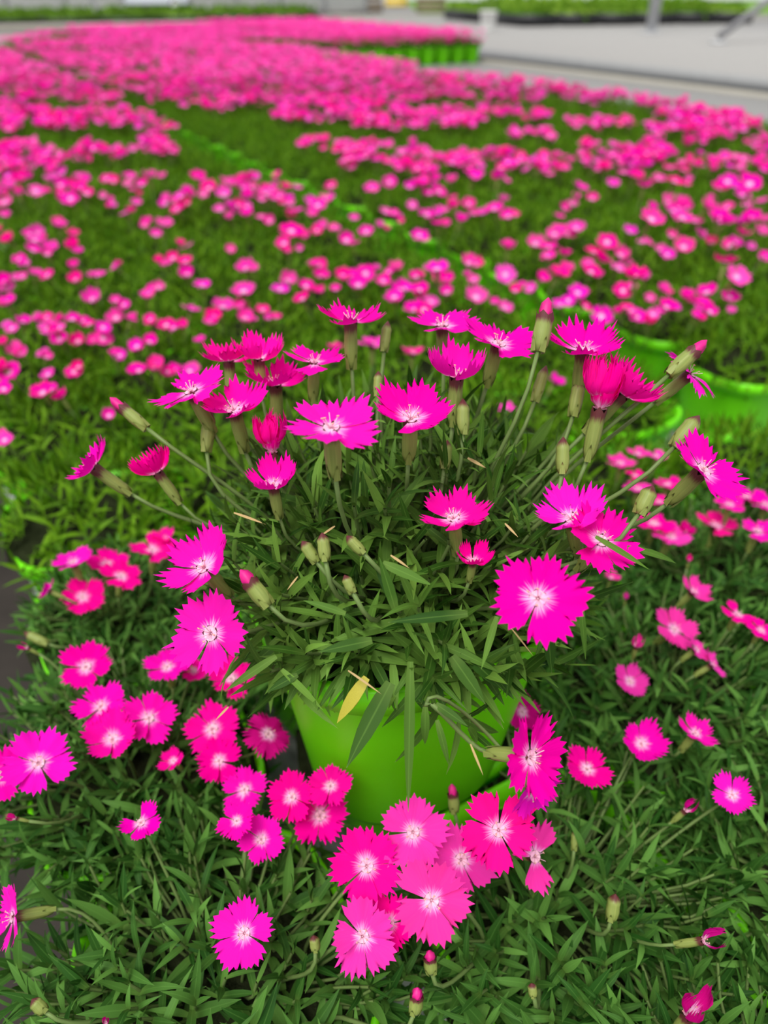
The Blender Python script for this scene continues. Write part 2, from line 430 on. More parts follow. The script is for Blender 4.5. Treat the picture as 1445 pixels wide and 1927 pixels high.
LEAF_XLO = [leaf_template(b, 2, .09) for b in BENDS]
HLEAF = [to_mesh('leaf', t, [M['leaf']]) for t in LEAF_T]
LEAF_B = [leaf_template(b, 5, LEAF_W[i] * 1.22) for i, b in enumerate(BENDS)]
BLEAF = [to_mesh('leaf', t, [M['bed_leaf']]) for t in LEAF_B]
def leaf_frame(pos, d, up, L, wid=1.0):
    d = norm(d); y = np.cross(up, d)
    if np.linalg.norm(y) < 1e-3: y = np.cross((1, 0, 0), d)
    y = norm(y); z = np.cross(d, y); m = np.eye(4)
    m[:3, 0] = d * L; m[:3, 1] = y * L * wid; m[:3, 2] = z * L; m[:3, 3] = pos
    return m
def shoots(r, n, R, H, base_r, pairs=(3, 5), L=(.022, .038), polar=1.35, up_bias=.55, droop=0.0):
    """leaf frames (mound-local; origin = rim centre) and shoot centre lines"""
    leaves = []; stems = []
    for i in range(n):
        th = math.acos(1 - (1 - math.cos(polar)) * ((i + .5) / n)) + r.normal() * .07; ph = i * 2.39996 + r.normal() * .25
        q = .78 + .27 * r.random()
        tip = np.array((R * math.sin(th) * math.cos(ph), R * math.sin(th) * math.sin(ph), H * math.cos(th) - droop * max(0, th - 1.2))) * q
        foot = np.array((base_r * .6 * math.sin(th) * math.cos(ph), base_r * .6 * math.sin(th) * math.sin(ph), -.012))
        out = norm((tip[0], tip[1], 0.02)); ax = norm(norm(tip - foot) * (1 - up_bias) + np.array((0, 0, 1.0)) * up_bias + r.normal(size=3) * .16)
        stems.append(bez(foot, foot + (tip - foot) * .4 + np.array((0, 0, .005)), tip - ax * .02, tip, 5))
        k = r.integers(pairs[0], pairs[1] + 1); rot = r.random() * 3.14
        m = frame_z(ax)
        for j in range(k):
            p = tip - ax * (.0085 * j); an = rot + j * 1.5708
            open_ = .22 + .27 * j + .12 * r.random()
            for s in (0, math.pi):
                aa = an + s + r.normal() * .15
                side = m[:3, 0] * math.cos(aa) + m[:3, 1] * math.sin(aa)
                op = min(1.65, open_ + r.normal() * .12)
                d = ax * math.cos(op) + side * math.sin(op)
                LL = (L[0] + (L[1] - L[0]) * r.random()) * (.62 + .38 * min(1, j / 2 + .2))
                upv = ax * math.sin(op) - side * math.cos(op)
                leaves.append((leaf_frame(p, d, upv, LL, .9 + .3 * r.random()), int(r.integers(0, 6))))
    return leaves, stems
def ball(seed, R, H, seg=14, rows=6, low=-.01):
    r = np.random.default_rng(seed)
    def fn(i, j):
        th = (j / (rows - 1)) * 1.57; a = 2 * math.pi * i / seg; k = 1 + .12 * (r.random() - .5)
        return (R * math.sin(th) * math.cos(a) * k, R * math.sin(th) * math.sin(a) * k, max(low, H * math.cos(th) * k + low)), (.5, .5)
    return grid(seg, rows, fn, True)

# ------------------------------------------------------------------ pots
def pot_template(R, H, n=3.6, seg=36, dip=.007, rb=.70):
    prof = [(0.001, 0.0, 0), (rb, 0.0, 0), (rb + .015, .004, 0), (.90, H * .80, .2), (.925, H * .885, 1), (1.0, H * .895, 1), (1.0, H, 1), (.955, H, 1), (.93, H * .90, 1), (.90, H * .80, .5)]
    def fn(i, j):
        a = 2 * math.pi * i / seg; f, z, k = prof[j]
        c, s = math.cos(a), math.sin(a); rad = 1 / ((abs(c) ** n + abs(s) ** n) ** (1 / n))
        z += k * dip * ((rad - 1) / .28 - .55)
        return (R * f * rad * c, R * f * rad * s, z), (i / seg, j / 9)
    return grid(seg, len(prof), fn, True)
POT_R, POT_H = .071, .137
BED_POT = to_mesh('pot', pot_template(POT_R, POT_H), [M['pot']])
HERO_R, HERO_H = .082, .146
HERO_POT = to_mesh('pot', pot_template(HERO_R, HERO_H, 2.7, 48, .003), [M['pot']])
def soil_template(R, z, n=3.6):
    def fn(i, j):
        a = 2 * math.pi * i / 24; c, s = math.cos(a), math.sin(a); rad = 1 / ((abs(c) ** n + abs(s) ** n) ** (1 / n))
        f = (0.001, .5, 1.0)[j]; return (R * f * rad * c, R * f * rad * s, z + .008 * (1 - f)), (.5, .5)
    return grid(24, 3, fn, True)
BED_SOIL = to_mesh('soil', soil_template(POT_R * .90, POT_H * .80), [M['soil']])
HERO_SOIL = to_mesh('soil', soil_template(HERO_R * .90, HERO_H * .82, 2.7), [M['soil']])

# ------------------------------------------------------------------ raised plant in front
HX, HY, HZ = .0085, .309, .1415
HB = np.array((HX, HY, HZ)); HRIM = HB + (0, 0, HERO_H)
hero = empty('potted_dianthus', HB)
tag(hero, 'large pink dianthus in bright green pot raised above all others, in the middle front', 'potted plant')
add('pot', HERO_POT, hero, rotz(.35)); add('soil', HERO_SOIL, hero, rotz(.35))
ALL = (0, 1, 2, 3, 4)
# throat px, width px, aspect, facing direction in the picture (90 = up), cup, colour [, depth, petals, crumple]
HERO_FLOWERS = [
    (660, 606, 145, .30, 90, 2, 0), (430, 680, 125, .20, 92, 2, 1, .372), (488, 676, 120, .28, 90, 3, 0, .365), (592, 682, 128, .36, 84, 1, 0, .36),
    (518, 724, 140, .38, 88, 2, 0), (360, 737, 150, .42, 112, 1, 0), (440, 772, 150, .48, 98, 2, 0), (623, 806, 187, .62, 92, 1, 4),
    (773, 788, 168, .56, 88, 2, 0), (512, 852, 125, .25, 90, 4, 1, .335), (514, 914, 122, .45, 95, 3, 0, .318), (832, 613, 135, .42, 95, 1, 0, .37),
    (938, 648, 148, .52, 78, 1, 0), (859, 710, 158, .36, 88, 3, 0, .335), (1097, 660, 158, .40, 92, 2, 0, .342), (1128, 770, 165, .22, 82, 4, 1, .33),
    (1172, 742, 165, .40, 50, 3, 1, .335), (1298, 704, 130, .30, 42, 0, 4, .345), (1322, 886, 168, .74, 60, 1, 0), (853, 976, 146, .60, 100, 2, 1, .308),
    (890, 1056, 88, .62, 85, 3, 1, .305), (1075, 976, 152, .62, 112, 2, 4, .318), (1130, 1018, 165, .78, 70, 1, 0, .312), (1012, 1126, 186, .95, 120, 1, 0, .272),
    (384, 1068, 165, .72, 118, 2, 4, .312), (397, 1192, 172, .92, 160, 1, 4, .305), (176, 880, 135, .30, 140, 2, 0, .365), (296, 890, 118, .25, 122, 3, 1, .36),
    (998, 1425, 172, .72, 12, 1, 0, .290), (1004, 1490, 125, .62, -50, 1, 4, .315),
]
def hero_depth(f): return f[7] if len(f) > 7 else max(.275, min(.372, .0370 * FPX / f[2]))
def covers(p, discs, k=.40):
    x, y, z = proj(p)
    for (fx, fy, fw, fz) in discs:
        if z < fz + .004 and abs(x - fx) < fw * k and abs(y - fy) < fw * k: return True
    return False
HERO_DISCS = [(f[0], f[1] - (1 - f[3]) * f[2] * .12, f[2], hero_depth(f)) for f in HERO_FLOWERS]
hr = np.random.default_rng(21)
hl, hs = shoots(hr, 235, .097, .088, .055, (3, 5), (.018, .037), 1.47, .46, 0)
shade_mound = ball(5, .070, .052, 18, 7).tf(rotz(0, (0, 0, HERO_H - .012)))  # added dark dome: blocks the view through the leaves, reads as shade
add('inner_shade_mound', to_mesh('inner_shade_mound', shade_mound, [M['shade_mound']]), hero, None, 'stuff')
add('shoot_stems', to_mesh('shoot_stems', join([tube(s + (0, 0, HERO_H), .0012, .0008, 4, False) for s in hs]), [M['stem']]), hero, None, 'stuff')
hl2, hs2 = shoots(np.random.default_rng(33), 70, .102, .060, .060, (2, 4), (.022, .036), 1.66, .22, .035)
hl += [q for q in hl2 if q[0][2, 3] < .030 and np.hypot(*q[0][:2, 3]) > .06]
off = np.array((0, 0, HERO_H))
cand = []
for m, k in hl:
    m = m.copy(); m[:3, 3] += off
    if any(covers((m @ np.array((t_, 0, 0, 1)))[:3] + HB, HERO_DISCS) for t_ in (.15, .5, .95)): continue
    c = (m @ np.array((.6, 0, 0, 1)))[:3] + HB; cand.append((depth_of(c) + .25 * (np.linalg.norm(c[:2] - HB[:2]) < .05), m, k))
cand.sort(key=lambda q: q[0])
for q, m, k in cand[:282]: add('leaf', HLEAF[k], hero, m)
add('leaves', to_mesh('leaves', join([LEAF_T[k].tf(m) for q, m, k in cand[282:]]), [M['leaf']]), hero, None, 'stuff')
# leaves that hang over the rim in front: base px, tip px, width px, depth
def px_leaf(plant, base, p0, p1, w, z0, z1, mesh, name='leaf', W=.066):
    a = at_depth(*p0, z0); b = at_depth(*p1, z1); d = b - a; L = np.linalg.norm(d)
    wid = .85 * (w * z0 / FPX) / (L * 2 * W)
    return add(name, mesh, plant, rel(leaf_frame(a, d, norm(CAM - a) + np.array((0, 0, .4)), L, wid), base))
for (p0, p1, w, z0, z1, b) in [((735, 1285), (650, 1445), 42, .305, .292, 1), ((772, 1245), (768, 1535), 24, .300, .287, 1), ((800, 1330), (800, 1420), 20, .302, .30, 3),
        ((850, 1235), (915, 1325), 34, .307, .30, 1), ((870, 1225), (955, 1300), 30, .31, .305, 2), ((822, 1355), (850, 1450), 16, .300, .293, 3),
        ((820, 1325), (880, 1365), 20, .303, .296, 1), ((560, 1270), (500, 1300), 20, .315, .31, 2), ((530, 1260), (612, 1335), 16, .315, .31, 2),
        ((880, 1155), (730, 1168), 26, .288, .285, 1), ((700, 1205), (600, 1225), 28, .295, .29, 1), ((650, 1155), (570, 1125), 18, .29, .288, 2),
        ((935, 1160), (905, 1260), 16, .30, .295, 1), ((1030, 1180), (1040, 1270), 26, .315, .31, 2), ((1092, 1130), (1105, 1250), 14, .318, .315, 2),
        ((720, 1060), (815, 1100), 24, .295, .29, 1), ((745, 1150), (715, 1050), 24, .295, .29, 1), ((520, 1235), (420, 1300), 20, .31, .305, 1),
        ((1120, 1010), (1228, 1072), 14, .30, .30, 1), ((1180, 1030), (1312, 1052), 16, .31, .31, 3)]:
    px_leaf(hero, HB, p0, p1, w, z0, z1, HLEAF[b], 'leaf', LEAF_W[b])
rl = random.Random(4)
for q in range(34):                       # short leaves that spill over the front of the rim
    x = 500 + 515 * (q + .5) / 34 + rl.uniform(-10, 10); e2 = ((x - 750) / 260) ** 2; y = 1268 - 70 * e2 + rl.uniform(-25, 18)
    if abs(x - 1010) < 60 and y < 1210: continue
    px_leaf(hero, HB, (x, y), (x + (x - 750) * .18 + rl.uniform(-45, 45), y + rl.uniform(45, 88)), rl.uniform(15, 25), .326 + .02 * e2, .312 + .02 * e2, HLEAF[rl.choice((1, 2, 3))])
DRYM = to_mesh('dry_leaf', LEAF_T[1], [M['dry']]); YELM = to_mesh('yellow_leaf', LEAF_T[2], [M['yellow_leaf']])
for (p0, p1, w, z) in [((655, 1262), (718, 1305), 9, .298), ((440, 965), (500, 985), 10, .33), ((880, 862), (915, 880), 12, .335), ((735, 1045), (770, 1068), 10, .30), ((630, 990), (600, 1010), 8, .31), ((950, 985), (975, 1010), 9, .31), ((560, 1085), (540, 1110), 7, .30), ((430, 1330), (405, 1355), 8, .30), ((885, 1400), (910, 1460), 9, .292), ((960, 1180), (1005, 1235), 6, .31)]:
    px_leaf(hero, HB, p0, p1, w * .6, z, z - .004, DRYM, 'dry_leaf')
for (p0, p1, w, z) in [((690, 1275), (627, 1365), 26, .302), ((680, 1285), (650, 1345), 24, .306)]:
    px_leaf(hero, HB, p0, p1, w, z, z - .004, YELM, 'yellow_leaf')

HFOOT = HRIM + np.array((0, 0, -.01))
for i, f in enumerate(HERO_FLOWERS):
    px, py, w, asp, phi, cup, colr = f[:7]
    z = hero_depth(f)
    pos = at_depth(px, py, z); nrm = cam_normal(asp + .12 * (asp < .6), phi); D = 1.06 * w * z / FPX
    mask = ALL
    if i == 26: mask = (0, 1, 2, 4)
    foot = HFOOT + np.array(((pos[0] - HX) * .42, (pos[1] - HY) * .42, .0))
    if i >= 28: foot = np.array((at_depth(800, 1330, .304)))
    make_flower(hero, HB, pos, nrm, D, cup, colr, foot, mask)
    if i in (9, 15):
        for k in range(3):
            q = frame_z(nrm + .25 * np.array((random.uniform(-1, 1), random.uniform(-1, 1), 0)), k * 2.1, pos + nrm * D * .10, D * .5)
            for kk in (0, 2, 3): add('petal', random.choice(CRUMPLED), hero, rel(q @ rotz(kk * 1.2566), HB), None, vary(PAL[1]))
def make_bud(plant, base, tip, bot, w, z, pink, foot, z2=None):
    a = at_depth(*tip, z); b = at_depth(*bot, z if z2 is None else z2); d = norm(a - b); L = np.linalg.norm(a - b)
    tot = 1.48 if pink else 1.27
    m = frame_z(d, random.uniform(0, 6), b + d * L / tot, L / tot)
    wid = (w * z / FPX) / (.34 * L / tot); m[:3, :2] *= wid
    add('bud', BUD[pink], plant, rel(m, base))
    if foot is not None: make_stem(plant, base, b + d * .001, d, 0, foot, .0010)
for (tip, bot, w, z, pink) in [((207, 748), (276, 806), 24, .355, True), ((1032, 560), (1012, 662), 34, .33, True), ((1330, 640), (1258, 706), 30, .335, True), ((1316, 782), (1268, 842), 32, .325, False),
        ((871, 750), (871, 818), 25, .335, False), ((730, 604), (722, 662), 20, .37, False), ((1028, 688), (1006, 756), 22, .36, False), ((1060, 822), (1058, 892), 26, .325, False),
        ((842, 828), (836, 882), 22, .335, False), ((1092, 712), (1078, 784), 26, .35, False), ((568, 1018), (596, 1058), 24, .298, False), ((606, 1002), (612, 1056), 25, .296, False), ((652, 1008), (684, 1042), 22, .30, False),
        ((648, 1082), (664, 1116), 20, .292, False), ((1228, 914), (1202, 968), 32, .31, False), ((712, 698), (710, 746), 18, .36, False), ((452, 1072), (506, 1140), 34, .298, True), ((395, 770), (388, 850), 26, .355, False)]:
    P = at_depth(*bot, z)
    make_bud(hero, HB, tip, bot, w, z, pink, HFOOT + np.array(((P[0] - HX) * .45, (P[1] - HY) * .45, 0)))

# ------------------------------------------------------------------ the bed: where every pot stands
COLS = [.04 + .15 * j for j in range(5)] + [.885 + .15 * j for j in range(11)]
OFFS = [.077, .03, .09, .02, 0] + [(.04 * j) % .15 for j in range(11)]
plants = []
for j, b in enumerate(COLS):
    for k in range(-4, 60):
        a = .56 + OFFS[j] + .15 * k
        if a < -.30 or a > 9.35 or b < .10 * (a - 1.2) or b < .71 + .5 * (a - 7.1): continue
        if (j, k) == (4, -1): a -= .035
        plants.append([a + random.uniform(-.006, .006), b + random.uniform(-.006, .006) - (.022 if j == 0 and k < -1 else 0), j, k])
for j in range(4):                        # the bed widens at its far end
    for k in range(37, 59): plants.append([.56 + .15 * k, 2.50 + .15 * j, 12 + j, k])
for j, b in enumerate([3.15 + .15 * i for i in range(9)]):
    for k in range(23):
        plants.append([6.05 + .15 * k, b, 16 + j, 35 + k])
vis = []
for p in plants:
    w = ab(p[0], p[1], .17); px, py, z = proj(w)
    m = 150 / max(z, .3) * .5
    p += [px, py, z]
    if z < .7: m += 420
    if z > .05 and -m - 60 < px < IMW + m + 60 and py < IMH + 420: vis.append(p)
vis.sort(key=lambda p: p[6])
near300 = vis[:298]; rest = vis[298:]

ORD = ['first', 'second', 'third', 'fourth', 'fifth', 'sixth', 'seventh', 'eighth', 'ninth', 'tenth', 'eleventh', 'twelfth', 'thirteenth', 'fourteenth', 'fifteenth', 'sixteenth', 'seventeenth', 'eighteenth', 'nineteenth', 'twentieth']
TENS = {2: 'twenty', 3: 'thirty', 4: 'forty', 5: 'fifty'}
def ordw(n):
    if n <= 20: return ORD[n - 1]
    t, u = divmod(n, 10)
    return TENS[t][:-1] + 'ieth' if u == 0 else TENS[t] + '-' + ORD[u - 1]

# foliage variants shared by the plants of the bed
def bed_foliage(seed, n, tmpl, pairs, L):
    r = np.random.default_rng(seed); lv, st = shoots(r, n, .098, .040, .05, pairs, L, 1.58, .50, .03)
    return lv, st
NEARV = [bed_foliage(40 + i, 195, LEAF_T, (3, 5), (.016, .031)) for i in range(4)]
FOL = []
for i in range(5):
    lv, st = bed_foliage(60 + i, 140, LEAF_LO, (2, 3), (.022, .036))
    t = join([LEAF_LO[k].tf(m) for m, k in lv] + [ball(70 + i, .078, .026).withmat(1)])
    FOL.append(to_mesh('foliage', t.tf(rotz(0, (0, 0, POT_H))), [M['far_leaf'], M['shade_mound']]))
SHADE_MOUND = to_mesh('inner_shade_mound', ball(77, .074, .020, 16, 6).tf(rotz(0, (0, 0, POT_H - .004))), [M['shade_mound']])  # same added dark dome for bed plants, shade put into its colour

# ---- flowers of the bed read off the photograph (throat px, width px, aspect, facing, cup, colour)
NEAR_FLOWERS = [
    (72, 1436, 135, .80, 60, 1, 4), (2, 1462, 110, .75, 60, 1, 0), (162, 1256, 112, .72, 90, 1, 1), (190, 1330, 108, .75, 90, 1, 0), (212, 1392, 122, .80, 90, 2, 0),
    (280, 1352, 112, .85, 70, 1, 0), (315, 1256, 92, .6, 90, 1, 0), (365, 1262, 60, .6, 60, 1, 1), (435, 1278, 96, .7, 80, 1, 1), (400, 1372, 118, .85, 90, 1, 1),
    (505, 1382, 102, .65, 60, 0, 3), (412, 1432, 95, .8, 90, 1, 1), (326, 1432, 62, .7, 110, 2, 1), (138, 1058, 86, .45, 100, 1, 4), (200, 1062, 86, .5, 80, 1, 1),
    (155, 1124, 88, .75, 60, 1, 1), (92, 1112, 52, .3, 150, 2, 0), (228, 1085, 86, .55, 70, 1, 1), (286, 1036, 92, .55, 80, 1, 1), (308, 1014, 62, .5, 90, 2, 1),
    (265, 1548, 95, .70, 90, 2, 0), (24, 1726, 130, .62, 170, 1, 4), (460, 1756, 132, .88, 100, 1, 4), (460, 1486, 98, .85, 90, 1, 0), (446, 1545, 82, .85, 100, 1, 0),
    (492, 1580, 98, .85, 100, 1, 0), (549, 1500, 100, .85, 110, 1, 1), (602, 1535, 120, .8, 80, 1, 1), (622, 1480, 92, .8, 90, 1, 1), (690, 1630, 148, .9, 90, 1, 1),
    (682, 1762, 145, .9, 80, 1, 2), (777, 1566, 145, .9, 90, 1, 2), (938, 1562, 158, .92, 80, 1, 1), (1006, 1612, 140, .9, 40, 1, 2), (867, 1618, 142, .9, 70, 1, 2),
    (812, 1694, 172, .95, 90, 1, 2), (733, 1738, 110, .8, 90, 1, 1), (1104, 1448, 100, .75, 80, 1, 1), (1378, 1496, 92, .85, 110, 2, 4),
    (982, 1340, 85, .8, 60, 1, 3), (1206, 1400, 106, .8, 90, 2, 0), (1308, 1380, 92, .55, 70, 2, 0), (1185, 1282, 80, .85, 80, 2, 2), (1197, 1216, 38, .6, 90, 4, 2),
    (1268, 1185, 100, .75, 60, 1, 2), (1310, 1222, 66, .5, 50, 1, 2), (1340, 1252, 66, .4, 40, 1, 2), (1304, 1114, 76, .6, 60, 2, 2), (1388, 1156, 72, .6, 80, 1, 1),
    (1432, 1186, 60, .6, 80, 1, 1), (1346, 990, 84, .45, 85, 1, 1), (1425, 1000, 80, .5, 80, 1, 0), (1262, 1010, 85, .6, 80, 1, 2), (1230, 985, 80, .6, 90, 1, 1), (1405, 935, 72, .5, 90, 1, 0), (1440, 950, 70, .5, 90, 1, 0), (1372, 950, 62, .5, 90, 1, 0),
    (1167, 872, 62, .5, 90, 1, 2), (1200, 855, 46, .5, 90, 1, 2), (1235, 858, 46, .5, 90, 1, 2), (1195, 895, 44, .5, 90, 1, 1), (1200, 920, 62, .5, 90, 1, 2), (1255, 912, 56, .5, 90, 1, 1), (1240, 945, 52, .5, 90, 1, 1), (1285, 1000, 50, .6, 60, 3, 3), (1150, 1088, 40, .5, 80, 2, 2),
    (1177, 1127, 20, .5, 90, 4, 2), (1296, 1056, 20, .5, 90, 4, 1), (700, 650, 66, .5, 90, 1, 2), (630, 655, 40, .5, 90, 2, 1), (952, 770, 40, .5, 90, 1, 2), (1045, 720, 46, .5, 60, 2, 4), (775, 665, 52, .5, 90, 2, 1),
]
def scaled(x0, y0, s, lst): return [(x0 + a / s, y0 + b / s, w / s) for a, b, w in lst]
S = 3.6125
MID = scaled(0, 330, S, [(60,440,120),(250,400,130),(235,440,110),(410,345,115),(495,400,100),(220,510,110),(340,505,140),(505,480,130),(530,520,90),(130,570,100),(165,600,80),(500,618,95),(240,670,110),(320,680,110),(150,690,60),(40,730,140),(520,715,130),(650,685,150),(805,610,60),(630,850,170),(55,870,150),(1075,765,100),(1000,830,120),(840,880,90),(1115,340,140),(1060,410,100),(1000,320,90),(1270,485,110),(1085,585,90),(1175,565,100),(1260,590,110),(1270,680,140),(1375,750,120),(1295,910,140),(1430,990,100),(745,210,60),(700,145,70),(945,130,60),(150,30,140),(70,80,130),(130,130,110),(240,110,120),(30,180,110),(20,270,80),(0,370,60),(410,70,110),(350,20,120),(540,95,130),(480,160,130),(575,20,80),(770,40,90),(870,60,80),(960,65,80),(880,10,100),(1020,10,120),(1100,10,80),(1420,90,120),(1340,20,120)])
MID += scaled(0, 560, S, [(80,210,100),(160,170,120),(270,150,110),(330,210,130),(400,210,90),(15,310,90),(110,360,140),(410,150,80),(490,150,110),(565,160,80),(405,285,130),(530,300,130),(700,205,110),(700,280,140),(790,140,140),(900,145,100),(930,335,120),(1015,305,110),(815,395,90),(1130,190,130),(1240,200,110),(1020,150,70),(1360,295,60),(945,500,120),(1060,480,150),(1180,490,90),(1290,500,110),(505,505,130),(290,650,170),(415,680,140),(740,805,120),(60,510,180),(20,480,140),(10,610,90),(315,410,50),(325,525,50),(30,970,130)])
MID += scaled(350, 330, S, [(155,85,110),(255,140,130),(280,50,120),(405,155,90),(440,20,100),(540,125,120),(580,85,80),(675,85,90),(90,20,110),(230,240,100),(340,240,120),(415,270,110),(300,290,90),(570,310,90),(715,245,90),(895,205,130),(855,270,95),(985,75,90),(715,380,170),(665,465,120),(805,425,110),(690,520,90),(770,505,70),(930,355,110),(1010,360,80),(1090,445,130),(1140,295,80),(300,505,80),(410,640,155),(390,790,175),(905,615,120),(920,690,130),(690,720,150),(640,775,130),(815,755,110),(790,845,130),(920,790,90),(1015,780,90),(1110,690,150),(1220,670,140),(1290,640,80),(1170,750,150),(250,900,170),(185,970,140),(370,890,120),(400,980,150),(520,915,100),(610,970,55),(1225,385,110),(1260,85,110)])
MID += scaled(700, 330, S, [(120,45,100),(250,80,80),(340,35,110),(420,30,80),(455,110,110),(360,130,90),(530,40,90),(690,15,130),(860,15,120),(550,155,70),(270,205,80),(370,265,120),(470,250,120),(545,215,110),(655,195,100),(600,300,120),(740,260,110),(830,230,130),(890,170,90),(925,280,120),(450,330,110),(90,245,90),(170,290,80),(200,320,60),(50,345,80),(320,410,120),(925,495,130),(905,675,150),(655,605,155),(440,640,180),(300,690,110),(500,720,140),(690,710,85),(160,640,130),(75,720,110),(200,780,150),(320,785,150),(150,830,140),(510,800,120),(400,860,110),(705,830,170),(290,915,160),(900,900,120),(830,870,60),(970,790,110),(1080,770,90),(1150,710,130),(1270,670,150),(1110,470,140),(1200,490,120),(1240,400,120),(1200,555,110)])
MID += scaled(1045, 330, S, [(10,380,130),(80,390,130),(140,360,130),(60,540,110),(10,660,130),(70,650,130),(40,880,140),(165,80,125),(380,65,100),(545,10,110),(600,75,120),(700,20,100),(810,40,130),(900,30,70),(1110,90,130),(1170,45,130),(1320,60,160),(1280,20,100),(1270,135,120),(1400,180,100),(1300,200,80),(865,205,120),(800,240,110),(860,290,150),(950,310,110),(1030,215,130),(1160,220,110),(1100,290,150),(1150,320,140),(1250,320,120),(1330,300,150),(1420,310,100),(1270,400,120),(1390,390,130),(650,300,180),(500,385,110),(620,450,90),(785,415,100),(985,410,140),(1060,460,100),(1190,480,130),(870,490,150),(760,540,110),(350,455,150),(1150,590,170),(1330,480,70),(1420,555,110),(1230,690,180),(260,525,130),(310,580,140),(440,545,130),(425,630,120),(220,620,120),(240,660,130),(540,690,180),(460,785,140),(150,800,140),(730,780,110),(750,900,140),(885,830,130),(1030,800,150),(1000,860,130),(1185,830,130),(1050,930,110),(980,975,80),(1190,930,70),(310,960,160),(430,930,70),(510,920,80),(560,965,130),(640,1000,120),(205,890,45),(640,835,40),(700,920,80)])
MID += [(p[0] + random.uniform(-18, 18), p[1] + random.uniform(-9, 9), p[2] * random.uniform(.6, .85)) for p in random.sample(MID, 140)]

def hits_hero(p, rad=.096):
    return p[2] > .12 and np.hypot(p[0] - HX, p[1] - HY) < rad
NEAR_DISCS = [(f[0], f[1], f[2], min(.0365 * FPX / f[2], depth_of(at_height(f[0], f[1], CAMZ - .346)))) for f in NEAR_FLOWERS if f[2] > 50]
PXY = np.array([ab(p[0], p[1])[:2] for p in near300])
def owner(pos):
    d = np.hypot(PXY[:, 0] - pos[0], PXY[:, 1] - pos[1]); return int(np.argmin(d))

SHRINK = {(4, 0): .74, (3, -1): .85, (0, -1): .84, (4, -1): .80}
RANK = {}; cnt = {}
for p in sorted(near300, key=lambda q: q[0]):
    if -70 < p[4] < IMW + 70 and p[5] < IMH + 60:
        cnt[p[2]] = cnt.get(p[2], 0) + 1; RANK[(p[2], p[3])] = cnt[p[2]]
LOOKS = {(0, -3): 'leafy dianthus at the bottom left, one open magenta bloom standing over its dense leaves',
         (1, -3): 'leafy dianthus at the bottom front, right of the big bloom cluster below the pot',
         (4, 0): 'small dianthus whose bright green pot rim shows, right behind the raised plant',
         (0, 0): 'dianthus at the left bench edge with a green pot corner showing above pink blooms'}
objs = []
for i, p in enumerate(near300):
    a, b, j, k, px, py, z = p
    base = ab(a, b, 0)
    e = empty('potted_dianthus', base); objs.append((e, base))
    rk = RANK.get((j, k), 0)
    if (j, k) in LOOKS: lab = LOOKS[(j, k)]
    elif rk == 0: lab = 'pink dianthus beyond the picture edge, %s row and %s column of the bed' % (ordw(k + 5), ordw(j + 1))
    elif j < 5: lab = 'pink dianthus, %s from the front in the %s column from the left bench edge' % (ordw(rk), ordw(j + 1))
    elif j < 16: lab = 'pink dianthus right of the gap, %s from the front in the %s column past it' % (ordw(rk), ordw(j - 4))
    else: lab = 'pink dianthus in the far right block, %s row back, %s column' % (ordw(k - 34), ordw(j - 15))
    tag(e, lab, 'potted plant', 'potted dianthus of the bed')
    rot = BROT + random.uniform(-.05, .05)
    add('pot', BED_POT, e, rotz(rot))
    detailed = z < .68 and -300 < px < IMW + 520
    if detailed:
        add('soil', BED_SOIL, e, rotz(rot))
        lv, st = NEARV[i % 4]; R4 = rotz(random.uniform(0, 6.28)); R4[:3, :3] *= SHRINK.get((j, k), 1.08); R4[2, 3] = POT_H
        W = np.eye(4); W[:3, 3] = base
        fr = []
        for m, kk in lv:
            mm = R4 @ m; q0 = (W @ mm)[:3, 3]; q1 = (W @ mm @ np.array((1, 0, 0, 1)))[:3]
            if hits_hero(q0) or hits_hero(q1, .092): continue
            if covers(q1, NEAR_DISCS, .38) or covers((q0 + q1) / 2, NEAR_DISCS, .38): continue
            qx, qy, qz = proj(q1); inn = -40 < qx < IMW + 40 and -40 < qy < IMH + 40
            fr.append(((0 if inn else 5) + qz - .9 * q1[2], mm, kk))
        fr.sort(key=lambda t: t[0])
        n_in = sum(1 for t in fr if t[0] < 5); n_obj = min(290, n_in)
        for _, mm, kk in fr[:n_obj]: add('leaf', BLEAF[kk], e, mm)
        if len(fr) > n_obj: add('leaves', to_mesh('leaves', join([LEAF_B[kk].tf(mm) for _, mm, kk in fr[n_obj:]]), [M['bed_leaf']]), e, None, 'stuff')
        ss = [tube(s @ R4[:3, :3].T + R4[:3, 3], .0011, .0008, 4, False) for s in st if not hits_hero(s[-1] @ R4[:3, :3].T + R4[:3, 3] + base)]
        if ss: add('shoot_stems', to_mesh('shoot_stems', join(ss), [M['stem']]), e, None, 'stuff')
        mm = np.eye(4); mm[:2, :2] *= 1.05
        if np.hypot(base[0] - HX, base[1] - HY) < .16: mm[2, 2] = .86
        add('inner_shade_mound', SHADE_MOUND, e, mm, 'stuff')
    else:
        sc = SHRINK.get((j, k), .90 if j in (4, 5) else 1.0); mm = rotz(random.uniform(0, 6.28)); mm[:3, :2] *= sc; add('foliage', random.choice(FOL), e, mm, 'stuff')

